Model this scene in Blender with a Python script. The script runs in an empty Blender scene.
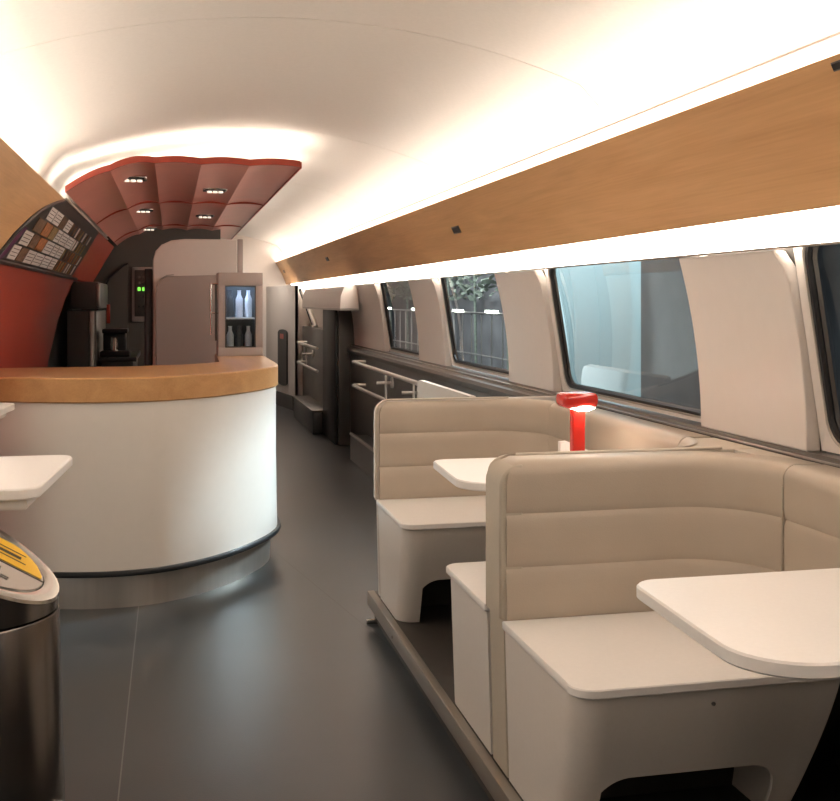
import bpy, bmesh, math, random
from mathutils import Vector, Matrix
random.seed(4)
S = bpy.context.scene
COL = S.collection
PI = math.pi

# ------------------------------------------------------------------ camera, world, exposure
F = 1100.0
YAW = math.atan(249 / F)
cd = bpy.data.cameras.new('camera'); cam = bpy.data.objects.new('camera', cd); COL.objects.link(cam)
cd.sensor_width = 36; cd.lens = 36 * F / 840
cd.shift_y = -99.5 / 840
cd.clip_start = 0.05; cd.clip_end = 200
cam.location = (0, 0, 1.45); cam.rotation_euler = (PI / 2, 0, -YAW)
S.camera = cam
W = bpy.data.worlds.new('world'); S.world = W; W.use_nodes = True
W.node_tree.nodes['Background'].inputs[0].default_value = (0.20, 0.24, 0.30, 1)
W.node_tree.nodes['Background'].inputs[1].default_value = 0.25
S.view_settings.view_transform = 'Standard'; S.view_settings.look = 'None'
S.view_settings.exposure = 1.5; S.view_settings.gamma = 1.0
S.view_settings.use_curve_mapping = False
LED = 8.6          # upper cove tape
DIFF = 3.9          # diffuser strip over the windows
WARM = (1.0, 0.90, 0.80)

def area_light(name, loc, rot, sx, sy, power, col, spread=180):
    l = bpy.data.lights.new(name, 'AREA'); l.shape = 'RECTANGLE'; l.size = sx; l.size_y = sy
    l.energy = power; l.color = col; l.spread = math.radians(spread)
    o = bpy.data.objects.new(name, l); COL.objects.link(o); o.location = loc; o.rotation_euler = rot
    return o

# ------------------------------------------------------------------ materials
def mat(name, col, rough=0.5, metal=0.0, noise=0.0, nscale=20, bump=0.0, bscale=200, coat=0.0, spec=0.5, stretch=None):
    m = bpy.data.materials.new(name); m.use_nodes = True
    nt = m.node_tree; b = nt.nodes['Principled BSDF']
    b.inputs['Base Color'].default_value = (*col, 1); b.inputs['Roughness'].default_value = rough
    b.inputs['Metallic'].default_value = metal; b.inputs['Coat Weight'].default_value = coat
    b.inputs['Coat Roughness'].default_value = 0.15
    b.inputs['Specular IOR Level'].default_value = spec
    tc = nt.nodes.new('ShaderNodeTexCoord'); mp = nt.nodes.new('ShaderNodeMapping')
    nt.links.new(tc.outputs['Object'], mp.inputs[0])
    if stretch: mp.inputs['Scale'].default_value = stretch
    n = nt.nodes.new('ShaderNodeTexNoise'); n.inputs['Scale'].default_value = nscale; n.inputs['Detail'].default_value = 5
    nt.links.new(mp.outputs[0], n.inputs[0])
    r = nt.nodes.new('ShaderNodeValToRGB')
    k = max(noise, 0.01)
    r.color_ramp.elements[0].position = 0.3; r.color_ramp.elements[1].position = 0.7
    r.color_ramp.elements[0].color = (*[c * (1 - k) for c in col], 1)
    r.color_ramp.elements[1].color = (*[min(1, c * (1 + k)) for c in col], 1)
    nt.links.new(n.outputs[0], r.inputs[0]); nt.links.new(r.outputs[0], b.inputs['Base Color'])
    if bump:
        n2 = nt.nodes.new('ShaderNodeTexNoise'); n2.inputs['Scale'].default_value = bscale; n2.inputs['Detail'].default_value = 3
        nt.links.new(mp.outputs[0], n2.inputs[0])
        bp = nt.nodes.new('ShaderNodeBump'); bp.inputs['Strength'].default_value = bump; bp.inputs['Distance'].default_value = 0.002
        nt.links.new(n2.outputs[0], bp.inputs['Height']); nt.links.new(bp.outputs[0], b.inputs['Normal'])
    return m
def emit(name, col, st):
    m = bpy.data.materials.new(name); m.use_nodes = True; nt = m.node_tree
    b = nt.nodes['Principled BSDF']; b.inputs['Base Color'].default_value = (*col, 1)
    b.inputs['Emission Color'].default_value = (*col, 1); b.inputs['Emission Strength'].default_value = st
    return m
def wood_mat(name, c1, c2, rough=0.38):
    m = bpy.data.materials.new(name); m.use_nodes = True; nt = m.node_tree; b = nt.nodes['Principled BSDF']
    tc = nt.nodes.new('ShaderNodeTexCoord'); mp = nt.nodes.new('ShaderNodeMapping')
    mp.inputs['Scale'].default_value = (5, 0.45, 5); nt.links.new(tc.outputs['Object'], mp.inputs[0])
    n = nt.nodes.new('ShaderNodeTexNoise'); n.inputs['Scale'].default_value = 2.2; n.inputs['Detail'].default_value = 7
    n.inputs['Distortion'].default_value = 0.6; nt.links.new(mp.outputs[0], n.inputs[0])
    mp2 = nt.nodes.new('ShaderNodeMapping'); mp2.inputs['Scale'].default_value = (70, 1.5, 70)
    nt.links.new(tc.outputs['Object'], mp2.inputs[0])
    n2 = nt.nodes.new('ShaderNodeTexNoise'); n2.inputs['Scale'].default_value = 2; n2.inputs['Detail'].default_value = 3
    nt.links.new(mp2.outputs[0], n2.inputs[0])
    mx = nt.nodes.new('ShaderNodeMix'); mx.data_type = 'FLOAT'; mx.inputs[0].default_value = 0.35
    nt.links.new(n.outputs[0], mx.inputs[2]); nt.links.new(n2.outputs[0], mx.inputs[3])
    r = nt.nodes.new('ShaderNodeValToRGB'); r.color_ramp.elements[0].position = 0.32; r.color_ramp.elements[1].position = 0.68
    r.color_ramp.elements[0].color = (*c1, 1); r.color_ramp.elements[1].color = (*c2, 1)
    nt.links.new(mx.outputs[0], r.inputs[0]); nt.links.new(r.outputs[0], b.inputs['Base Color'])
    b.inputs['Roughness'].default_value = rough
    return m
def glass_mat(name, refl, tint):
    m = bpy.data.materials.new(name); m.use_nodes = True; nt = m.node_tree; nt.nodes.clear()
    o = nt.nodes.new('ShaderNodeOutputMaterial'); t = nt.nodes.new('ShaderNodeBsdfTransparent'); t.inputs[0].default_value = (*tint, 1)
    g = nt.nodes.new('ShaderNodeBsdfGlossy'); g.inputs['Roughness'].default_value = 0.0
    lw = nt.nodes.new('ShaderNodeLayerWeight'); lw.inputs[0].default_value = refl
    mx = nt.nodes.new('ShaderNodeMixShader')
    mr = nt.nodes.new('ShaderNodeMapRange'); mr.inputs[3].default_value = 0.05; mr.inputs[4].default_value = 0.40
    nt.links.new(lw.outputs['Fresnel'], mr.inputs[0]); nt.links.new(mr.outputs[0], mx.inputs[0]); nt.links.new(t.outputs[0], mx.inputs[1]); nt.links.new(g.outputs[0], mx.inputs[2])
    nt.links.new(mx.outputs[0], o.inputs[0]); return m
def floor_mat():
    m = mat('floor_rubber', (0.047, 0.051, 0.054), 0.34, noise=0.16, nscale=1.3, bump=0.25, bscale=180)
    nt = m.node_tree; b = nt.nodes['Principled BSDF']
    g = nt.nodes.new('ShaderNodeNewGeometry'); s = nt.nodes.new('ShaderNodeSeparateXYZ'); nt.links.new(g.outputs['Position'], s.inputs[0])
    def line(ax, ay, bx, by, w):   # distance of the point to the line, as a 0/1 mask
        L = math.hypot(bx - ax, by - ay); nx, ny = -(by - ay) / L, (bx - ax) / L
        a = nt.nodes.new('ShaderNodeMath'); a.operation = 'MULTIPLY'; a.inputs[1].default_value = nx; nt.links.new(s.outputs[0], a.inputs[0])
        c = nt.nodes.new('ShaderNodeMath'); c.operation = 'MULTIPLY_ADD'; c.inputs[1].default_value = ny; nt.links.new(s.outputs[1], c.inputs[0]); nt.links.new(a.outputs[0], c.inputs[2])
        d = nt.nodes.new('ShaderNodeMath'); d.operation = 'ADD'; d.inputs[1].default_value = -(nx * ax + ny * ay); nt.links.new(c.outputs[0], d.inputs[0])
        e = nt.nodes.new('ShaderNodeMath'); e.operation = 'ABSOLUTE'; nt.links.new(d.outputs[0], e.inputs[0])
        f = nt.nodes.new('ShaderNodeMath'); f.operation = 'LESS_THAN'; f.inputs[1].default_value = w; nt.links.new(e.outputs[0], f.inputs[0])
        return f.outputs[0]
    src = b.inputs['Base Color'].links[0].from_socket
    for (args, colr) in (((-0.15, 0, -0.15, 9, 0.0022), (0.17, 0.17, 0.16)), ((0.6, 6.3, 0.86, 4.75, 0.0024), (0.02, 0.02, 0.02))):
        mx = nt.nodes.new('ShaderNodeMix'); mx.data_type = 'RGBA'; nt.links.new(line(*args), mx.inputs[0])
        nt.links.new(src, mx.inputs[6]); mx.inputs[7].default_value = (*colr, 1); src = mx.outputs[2]
    nt.links.new(src, b.inputs['Base Color'])
    return m

M = dict(
    floor=floor_mat(),
    ceil=mat('ceiling_paint', (0.78, 0.745, 0.70), 0.75, noise=0.02, nscale=60, bump=0.35, bscale=160),
    cream=mat('cream_panel', (0.80, 0.74, 0.69), 0.35, noise=0.01),
    white=mat('white_laminate', (0.86, 0.825, 0.79), 0.33, noise=0.015, nscale=90),
    shell=mat('base_laminate', (0.70, 0.65, 0.595), 0.36, noise=0.015, nscale=90),
    counterw=mat('counter_laminate', (0.74, 0.695, 0.635), 0.28, noise=0.01, coat=0.25),
    leather=mat('tan_leather', (0.49, 0.415, 0.33), 0.42, noise=0.03, nscale=8, bump=0.2, bscale=320),
    divider=mat('divider_fabric', (0.49, 0.435, 0.35), 0.55, noise=0.02, nscale=100),
    piping=mat('cream_piping', (0.62, 0.55, 0.46), 0.45),
    wood=wood_mat('wall_wood', (0.60, 0.325, 0.135), (0.76, 0.45, 0.205), 0.45),
    bwood=wood_mat('bar_wood', (0.47, 0.245, 0.095), (0.60, 0.34, 0.145), 0.3),
    red=mat('red_lacquer', (0.52, 0.055, 0.028), 0.38, noise=0.04, nscale=2, coat=0.4),
    redp=mat('red_ceiling_panel', (0.92, 0.38, 0.30), 0.36, noise=0.04, nscale=3, coat=0.2),
    rede=mat('red_edge', (0.42, 0.06, 0.03), 0.4),
    lampred=mat('lamp_red', (0.62, 0.02, 0.012), 0.22, coat=0.6),
    steel=mat('brushed_steel', (0.56, 0.52, 0.47), 0.3, 0.75, noise=0.05, nscale=30, stretch=(1, 1, 0.02)),
    chrome=mat('chrome', (0.72, 0.69, 0.65), 0.18, 1.0), satin=mat('satin_rail', (0.74, 0.71, 0.67), 0.35, 0.45),
    binsteel=mat('dark_steel', (0.20, 0.18, 0.165), 0.26, 1.0, noise=0.06, nscale=40, stretch=(1, 1, 0.02)),
    black=mat('black_rubber', (0.012, 0.012, 0.013), 0.45),
    dark=mat('dark_panel', (0.035, 0.035, 0.036), 0.3, noise=0.1, nscale=3),
    darkgrey=mat('dark_grey_panel', (0.085, 0.078, 0.07), 0.3, noise=0.08, nscale=3),
    alu=mat('anodised_sill', (0.17, 0.155, 0.14), 0.35, 0.6, noise=0.05, nscale=4),
    alul=mat('light_aluminium', (0.5, 0.47, 0.43), 0.3, 0.7),
    plinth=mat('plinth_metal', (0.30, 0.265, 0.22), 0.4, 0.5, noise=0.04, nscale=10),
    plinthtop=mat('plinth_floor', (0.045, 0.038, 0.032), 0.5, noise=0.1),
    greydoor=mat('grey_door', (0.12, 0.115, 0.105), 0.4, noise=0.05, nscale=3),
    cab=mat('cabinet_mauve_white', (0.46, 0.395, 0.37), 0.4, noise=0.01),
    brownboard=mat('menu_board_black', (0.022, 0.018, 0.016), 0.35),
    glass=glass_mat('window_glass', 0.08, (0.86, 0.90, 0.90)),
    cglass=glass_mat('case_glass', 0.2, (0.9, 0.94, 0.95)),
    led=emit('led_tape', WARM, LED),
    diff=emit('led_diffuser', (1.0, 0.91, 0.80), DIFF),
    lampglow=emit('lamp_glow', (1.0, 0.86, 0.7), 14),
    downlamp=emit('downlight_lamp', (1.0, 0.88, 0.74), 0.35),
    green=emit('green_led', (0.25, 1.0, 0.1), 0.4),
    caseled=emit('case_led', (0.45, 0.65, 1.0), 25),
    tube=emit('glint_glow', (0.9, 1.0, 0.85), 7),  # glow of the strips that imitate interior lamps reflected in the glass
    hoard=mat('blue_hoarding', (0.33, 0.44, 0.45), 0.6, noise=0.02),
    concrete=mat('concrete', (0.16, 0.15, 0.145), 0.8, noise=0.1, nscale=3),
    darkwall=mat('station_wall', (0.13, 0.135, 0.14), 0.8, noise=0.3, nscale=1.5),
    leaf=mat('night_leaves', (0.16, 0.20, 0.16), 0.6, noise=0.4, nscale=20),
    yellow=mat('yellow_sticker', (0.85, 0.50, 0.02), 0.4),
    silver=mat('bin_flap', (0.55, 0.52, 0.48), 0.25, 0.85),
    ink=mat('dark_ink', (0.05, 0.03, 0.02), 0.5),
    card_w=mat('card_white', (0.78, 0.72, 0.70), 0.5), card_b=mat('card_brown', (0.20, 0.11, 0.06), 0.5, noise=0.5, nscale=60),
    card_o=mat('card_orange', (0.45, 0.17, 0.05), 0.5, noise=0.4, nscale=50), card_p=mat('card_purple', (0.13, 0.02, 0.09), 0.5),
    card_g=mat('card_ochre', (0.36, 0.24, 0.10), 0.5, noise=0.3, nscale=50),
)

# ------------------------------------------------------------------ mesh helpers
def mesh(name, vs, fs, m, parent=None, smooth=40, recalc=True):
    me = bpy.data.meshes.new(name); me.from_pydata([tuple(v) for v in vs], [], fs)
    bm = bmesh.new(); bm.from_mesh(me)
    if recalc: bmesh.ops.recalc_face_normals(bm, faces=bm.faces)
    bm.to_mesh(me); bm.free()
    if smooth:
        for p in me.polygons: p.use_smooth = True
        me.set_sharp_from_angle(angle=math.radians(smooth))
    me.materials.append(m if not isinstance(m, str) else M[m])
    o = bpy.data.objects.new(name, me); COL.objects.link(o)
    if parent: o.parent = parent; o.matrix_parent_inverse = parent.matrix_world.inverted() if False else Matrix.Identity(4)
    if parent: 
        off = world_loc(parent); me.transform(Matrix.Translation(-off))
    return o
def world_loc(p):
    v = Vector((0, 0, 0))
    while p: v += p.location; p = p.parent
    return v
class B:
    """collects shapes in world space, builds one mesh"""
    def __init__(s): s.v = []; s.f = []
    def add(s, vs, fs):
        n = len(s.v); s.v += [tuple(v) for v in vs]; s.f += [tuple(i + n for i in f) for f in fs]; return s
    def box(s, x0, x1, y0, y1, z0, z1, bev=0.0, seg=2):
        bm = bmesh.new(); bmesh.ops.create_cube(bm, size=1)
        bmesh.ops.scale(bm, vec=(abs(x1 - x0), abs(y1 - y0), abs(z1 - z0)), verts=bm.verts)
        bmesh.ops.translate(bm, vec=((x0 + x1) / 2, (y0 + y1) / 2, (z0 + z1) / 2), verts=bm.verts)
        if bev: bmesh.ops.bevel(bm, geom=bm.edges[:], offset=bev, segments=seg, profile=0.5, affect='EDGES')
        bm.verts.ensure_lookup_table(); bm.verts.index_update()
        s.add([v.co[:] for v in bm.verts], [[v.index for v in f.verts] for f in bm.faces]); bm.free(); return s
    def tube(s, pts, r, n=10, cap=True):
        pts = [Vector(p) for p in pts]; rings = []; prev = None
        for i, p in enumerate(pts):
            t = ((pts[i + 1] if i < len(pts) - 1 else p) - (pts[i - 1] if i else p)).normalized()
            if prev is None:
                a = Vector((0, 0, 1)) if abs(t.z) < 0.9 else Vector((1, 0, 0)); u = t.cross(a).normalized()
            else: u = (prev - t * prev.dot(t)).normalized()
            prev = u; w = t.cross(u)
            rr = r[i] if isinstance(r, (list, tuple)) else r
            rings.append([p + (u * math.cos(2 * PI * k / n) + w * math.sin(2 * PI * k / n)) * rr for k in range(n)])
        vs = [v for g in rings for v in g]; fs = []
        for i in range(len(rings) - 1):
            for k in range(n):
                fs.append((i * n + k, i * n + (k + 1) % n, (i + 1) * n + (k + 1) % n, (i + 1) * n + k))
        if cap: fs.append(tuple(range(n))[::-1]); fs.append(tuple((len(rings) - 1) * n + k for k in range(n)))
        return s.add(vs, fs)
    def prism(s, poly, z0, z1, bev=0.0):
        """plan polygon extruded in z, edges rounded a little"""
        n = len(poly); c = Vector((sum(p[0] for p in poly) / n, sum(p[1] for p in poly) / n))
        layers = [(z0, bev), (z0 + bev, 0), (z1 - bev, 0), (z1, bev)] if bev else [(z0, 0), (z1, 0)]
        vs = []
        for z, ins in layers:
            for i in range(n):
                p = Vector(poly[i][:2]); a = Vector(poly[i - 1][:2]); b = Vector(poly[(i + 1) % n][:2])
                t = (b - a).normalized(); nn = Vector((t.y, -t.x))
                if nn.dot(p - c) < 0: nn = -nn
                q = p - nn * ins; vs.append((q.x, q.y, z))
        fs = [tuple(range(n))[::-1]]; L = len(layers)
        for l in range(L - 1):
            for i in range(n): fs.append((l * n + i, l * n + (i + 1) % n, (l + 1) * n + (i + 1) % n, (l + 1) * n + i))
        fs.append(tuple((L - 1) * n + i for i in range(n)))
        return s.add(vs, fs)
    def grid(s, P, thick=None):
        """P[i][j] grid of points; thick vector gives it a second skin"""
        a, b = len(P), len(P[0]); vs = [v for row in P for v in row]
        fs = [(i * b + j, i * b + j + 1, (i + 1) * b + j + 1, (i + 1) * b + j) for i in range(a - 1) for j in range(b - 1)]
        if thick is not None:
            n = len(vs); T = Vector(thick); vs += [Vector(v) + T for v in vs[:n]]
            fs += [tuple(k + n for k in f)[::-1] for f in fs[:]]
            edge = [(i, 0) for i in range(a)] + [(a - 1, j) for j in range(1, b)] + [(i, b - 1) for i in range(a - 2, -1, -1)] + [(0, j) for j in range(b - 2, 0, -1)]
            idx = [i * b + j for i, j in edge]
            for k in range(len(idx)):
                p, q = idx[k], idx[(k + 1) % len(idx)]; fs.append((p, q, q + n, p + n))
        return s.add(vs, fs)
    def sweep(s, path, prof, closed_prof=True, drop=None):
        """path: plan points; prof: (offset to the left of travel, z); drop(i, off, z) -> z"""
        P = [Vector(p) for p in path]; rings = []
        for i, p in enumerate(P):
            t1 = (P[i] - P[i - 1]).normalized() if i else (P[1] - P[0]).normalized()
            t2 = (P[i + 1] - P[i]).normalized() if i < len(P) - 1 else t1
            t = (t1 + t2).normalized(); nn = Vector((-t.y, t.x)); k = 1 / max(0.5, t.dot(t1))
            ring = []
            for off, z in prof:
                zz = drop(i, off, z) if drop else z
                q = p + nn * off * k; ring.append((q.x, q.y, zz))
            rings.append(ring)
        n = len(prof); vs = [v for r in rings for v in r]; fs = []
        for i in range(len(rings) - 1):
            for j in range(n if closed_prof else n - 1):
                fs.append((i * n + j, i * n + (j + 1) % n, (i + 1) * n + (j + 1) % n, (i + 1) * n + j))
        if closed_prof: fs.append(tuple(range(n))[::-1]); fs.append(tuple((len(rings) - 1) * n + j for j in range(n)))
        return s.add(vs, fs)
    def lathe(s, prof, cx, cy, n=40, shear=None):
        vs = []; m_ = len(prof)
        for r, z in prof:
            for k in range(n):
                a = 2 * PI * k / n; x = cx + r * math.cos(a); y = cy + r * math.sin(a)
                vs.append((x, y, z + (shear(x - cx, y - cy, z) if shear else 0)))
        fs = [(i * n + k, i * n + (k + 1) % n, (i + 1) * n + (k + 1) % n, (i + 1) * n + k) for i in range(m_ - 1) for k in range(n)]
        fs.append(tuple(range(n))[::-1]); fs.append(tuple((m_ - 1) * n + k for k in range(n)))
        return s.add(vs, fs)
    def build(s, name, m, parent=None, smooth=40):
        return mesh(name, s.v, s.f, m, parent, smooth)
def arc(cx, cy, r, a0, a1, n=8):
    return [(cx + r * math.cos(math.radians(a0 + (a1 - a0) * i / n)), cy + r * math.sin(math.radians(a0 + (a1 - a0) * i / n))) for i in range(n + 1)]
def thing(name, label, cat, loc=(0, 0, 0), group=None):
    o = bpy.data.objects.new(name, None); COL.objects.link(o); o.location = loc; o.empty_display_size = 0.1
    return tag(o, label, cat, group)
def tag(o, label, cat, group=None, kind=None):
    o['label'] = label; o['category'] = cat
    if group: o['group'] = group
    if kind: o['kind'] = kind
    return o
def struct(o, label=None, cat=None):
    o['kind'] = 'structure'
    if label: o['label'] = label
    if cat: o['category'] = cat
    return o
def copy_tree(o, parent=None):
    c = o.copy(); COL.objects.link(c); c.parent = parent
    for ch in list(o.children): copy_tree(ch, c)
    return c
def spline(pts, n=6):
    """Catmull-Rom through plan or 3D points"""
    P = [Vector(p) for p in pts]; out = []
    for i in range(len(P) - 1):
        p0 = P[i - 1] if i else P[0] * 2 - P[1]; p1, p2 = P[i], P[i + 1]
        p3 = P[i + 2] if i + 2 < len(P) else P[-1] * 2 - P[-2]
        for k in range(n):
            t = k / n
            out.append(0.5 * (2 * p1 + (p2 - p0) * t + (2 * p0 - 5 * p1 + 4 * p2 - p3) * t * t + (3 * p1 - p0 - 3 * p2 + p3) * t ** 3))
    out.append(P[-1]); return out

# ------------------------------------------------------------------ carriage shell
Y0, Y1 = -3.0, 16.3
CXc = 0.46
def lerp_table(T, z):
    for (a, b), (c, d) in zip(T, T[1:]):
        if a <= z <= c: return b + (d - b) * (z - a) / (c - a)
    return T[0][1] if z < T[0][0] else T[-1][1]
RW = [(0.98, 1.815), (1.2, 1.81), (1.43, 1.78), (1.6, 1.73), (1.70, 1.70)]
def xr(z): return 1.815 - 0.236 * max(0, z - 1.0) ** 2

struct(B().box(-1.0, 1.95, Y0, Y1 + .2, -0.1, 0).build('floor', 'floor', smooth=0), 'dark grey rubber floor with fine seams along the aisle', 'floor')

# ceiling vault
def cprof(n=26):
    R = 3.0; half = 1.05; zc = 2.46 - R; out = []
    for i in range(n + 1):
        x = -half + 2 * half * i / n
        out.append((CXc + x, zc + math.sqrt(R * R - x * x)))
    return [(CXc - 1.20, 2.02), (CXc - 1.17, 2.12), (CXc - 1.12, 2.20)] + out + [(CXc + 1.12, 2.20), (CXc + 1.17, 2.12), (CXc + 1.20, 2.02)]
cp = cprof()
ceil = B(); seams = [Y0, -1.0, 1.45, 3.93, 6.43, 9.0, 11.5, 14.0, Y1]
for a, b in zip(seams, seams[1:]):
    n = 6; P = [[(x, a + 0.0026 + (b - a - 0.0052) * i / n, z) for x, z in cp] for i in range(n + 1)]
    ceil.grid(P, thick=(0, 0, 0.02))
struct(ceil.build('ceiling', 'ceil'), 'warm white vaulted ceiling with fine crosswise joints', 'ceiling')
struct(B().grid([[(x, y, z + 0.03) for x, z in cp] for y in (Y0, Y1)]).build('ceiling_backing', 'concrete'))
# longitudinal joint between vault and cove
struct(B().box(CXc + 1.1665, CXc + 1.1695, Y0, Y1, 2.114, 2.119).build('trim_10', 'cab'))

# left wall
LP = [(-0.9, 0.0), (-0.9, 1.0)]
def xl(z): return -0.895 + 0.236 * max(0, z - 1.0) ** 2
for i, (a, b) in enumerate(((-3.0, -1.6), (-0.9, 0.5), (1.2, 2.6), (3.3, 4.7))):
    w_ = bpy.data.objects.new('window_%d' % (6 + i), None); COL.objects.link(w_); w_.location = (-.9, (a + b) / 2, 1.0); struct(w_)
    zz = [1.0 + .66 * k / 10 for k in range(11)]
    B().grid([[(xl(z) - .03, y, z) for y in (a, b)] for z in zz], thick=(-.01, 0, 0)).build('window_pane', 'black', w_)
    struct(B().grid([[(xl(z), y, z) for y in (b, b + .7 if b < 4 else 5.3)] for z in zz], thick=(-.04, 0, 0)).build('wall_left_pillar_%d' % (i + 1), 'cream'))
struct(B().grid([[(xl(1.64), y, 1.64), (xl(1.64) - .01, y, 1.69)] for y in (Y0, 5.3)], thick=(-.02, 0, 0)).build('trim_11', 'cream'))
struct(B().grid([[(x, y, z) for x, z in LP] for y in (Y0, 5.3)], thick=(-0.05, 0, 0)).build('wall_left', 'cream'), 'cream lower wall at the left of the car', 'wall')
# left wood panel, its far end cut along an arc
def lw(s): return (-0.58 - 0.19 * s, 2.02 - 0.33 * s)          # s 0 top .. 1 bottom
LYT = [(0, 6.46), (0.12, 6.16), (0.23, 5.96), (0.36, 5.78), (0.5, 5.65), (0.75, 5.48), (1.0, 5.40)]
SS = [i / 16 for i in range(17)]
P = [[(lw(s)[0], Y0 + (lerp_table(LYT, s) - Y0) * j / 8, lw(s)[1]) for j in range(9)] for s in SS]
struct(B().grid(P, thick=(-0.02, 0, -0.005)).build('trim_1', 'wood'), 'light wood panel sloping under the left ceiling cove', 'panel')
struct(B().grid([[(-0.765, y, 1.69), (-0.80, y, 1.60)] for y in (-0.5, 5.3)]).build('trim_2', 'diff'))

# red curved wall behind the bar
def ry_end(z): return lerp_table([(0.0, 8.0), (0.9, 8.5), (1.3, 9.25), (1.64, 10.0)], z)
RP = [(-0.90, 0.0), (-0.905, 0.6), (-0.90, 1.0), (-0.885, 1.3), (-0.86, 1.48), (-0.82, 1.64)]
P = [[(x, 5.3 + (ry_end(z) - 5.3) * j / 10, z) for j in range(11)] for x, z in RP]
struct(B().grid(P, thick=(-0.05, 0, 0)).build('wall_red', 'red'), 'glossy red curved wall behind the bar counter', 'wall')
struct(B().grid([[(-.96, y, 0), (-.96, y, 1.3), (-.90, y, 1.7)] for y in (7.9, 12.5)], thick=(-.04, 0, 0)).build('wall_left_galley', 'dark'))
# strip of red high on the wall beyond the board
P = [[(lw(s)[0] - .003, 9.4 + 2.6 * j / 4, lw(s)[1]) for j in range(5)] for s in [i / 6 * 1.15 for i in range(7)]]
struct(B().grid(P, thick=(-0.04, 0, -0.01)).build('trim_3', 'red'))

# right wood panel
def rwd(s): return (1.50 + 0.16 * s + 0.012 * math.sin(PI * s), 2.02 - 0.327 * s)
P = [[(rwd(s)[0], Y0 + (Y1 - Y0) * j / 20, rwd(s)[1]) for j in range(21)] for s in [i / 8 for i in range(9)]]
struct(B().grid(P, thick=(0.018, 0, 0.004)).build('trim_4', 'wood'), 'long light wood panel above the right windows', 'panel')
# cove trough and LED tape on both sides
struct(B().box(1.56, 1.68, Y0, Y1, 1.94, 1.96).build('trim_5', 'white'))
struct(B().box(-0.76, -0.645, Y0, 6.2, 1.94, 1.96).build('trim_6', 'white'))
tag(B().box(1.565, 1.605, -0.5, Y1, 1.962, 1.972).build('cove_light', 'led'), 'hidden warm light strip in the cove above the right wood panel', 'light')
tag(B().box(-0.695, -0.655, -0.5, 6.2, 1.962, 1.972).build('cove_light', 'led'), 'hidden warm light strip in the cove above the left wood panel', 'light')
# diffuser strip over the windows
P = [[(1.705, y, 1.606), (1.701, y, 1.65), (1.688, y, 1.70), (1.683, y, 1.74)] for y in (Y0, 2, 6, 10, Y1 - .4)]
tag(B().grid(P, thick=(0.012, 0, 0)).build('light_diffuser', 'diff'), 'long glowing white strip between wood panel and window tops', 'light')
struct(B().box(1.702, 1.722, Y0, Y1 - .4, 1.600, 1.606).build('trim_7', 'alul'))

# right wall: solid below the sill, above the strip, and beyond the windows
struct(B().grid([[(1.86, y, z) for z in (0, 1.0)] for y in (Y0, Y1)], thick=(0.05, 0, 0)).build('wall_right', 'darkgrey'), 'right side wall of the car', 'wall')
struct(B().grid([[(1.78, y, 1.66), (1.75, y, 1.9), (1.70, y, 2.1)] for y in (Y0, Y1)], thick=(0.05, 0, 0)).build('wall_right_upper', 'cream'))
# sill: stepped aluminium rail running the whole length
sill = B()
for a, b in (((1.83, 1.010), (1.79, 1.006)),):
    pass
SP = [(1.86, 1.012), (1.80, 1.012), (1.795, 1.004), (1.775, 1.000), (1.760, 0.985), (1.735, 0.981), (1.725, 0.962), (1.735, 0.93), (1.86, 0.93)]
sill.grid([[(x, y, z) for x, z in SP] for y in (Y0, 11.0)])
struct(sill.build('trim_8', 'alu', smooth=20), 'grey metal sill running below the windows', 'sill')
struct(B().box(1.768, 1.778, Y0, 11.0, 0.998, 1.0045, 0.002).build('trim_9', 'alul'))

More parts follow.
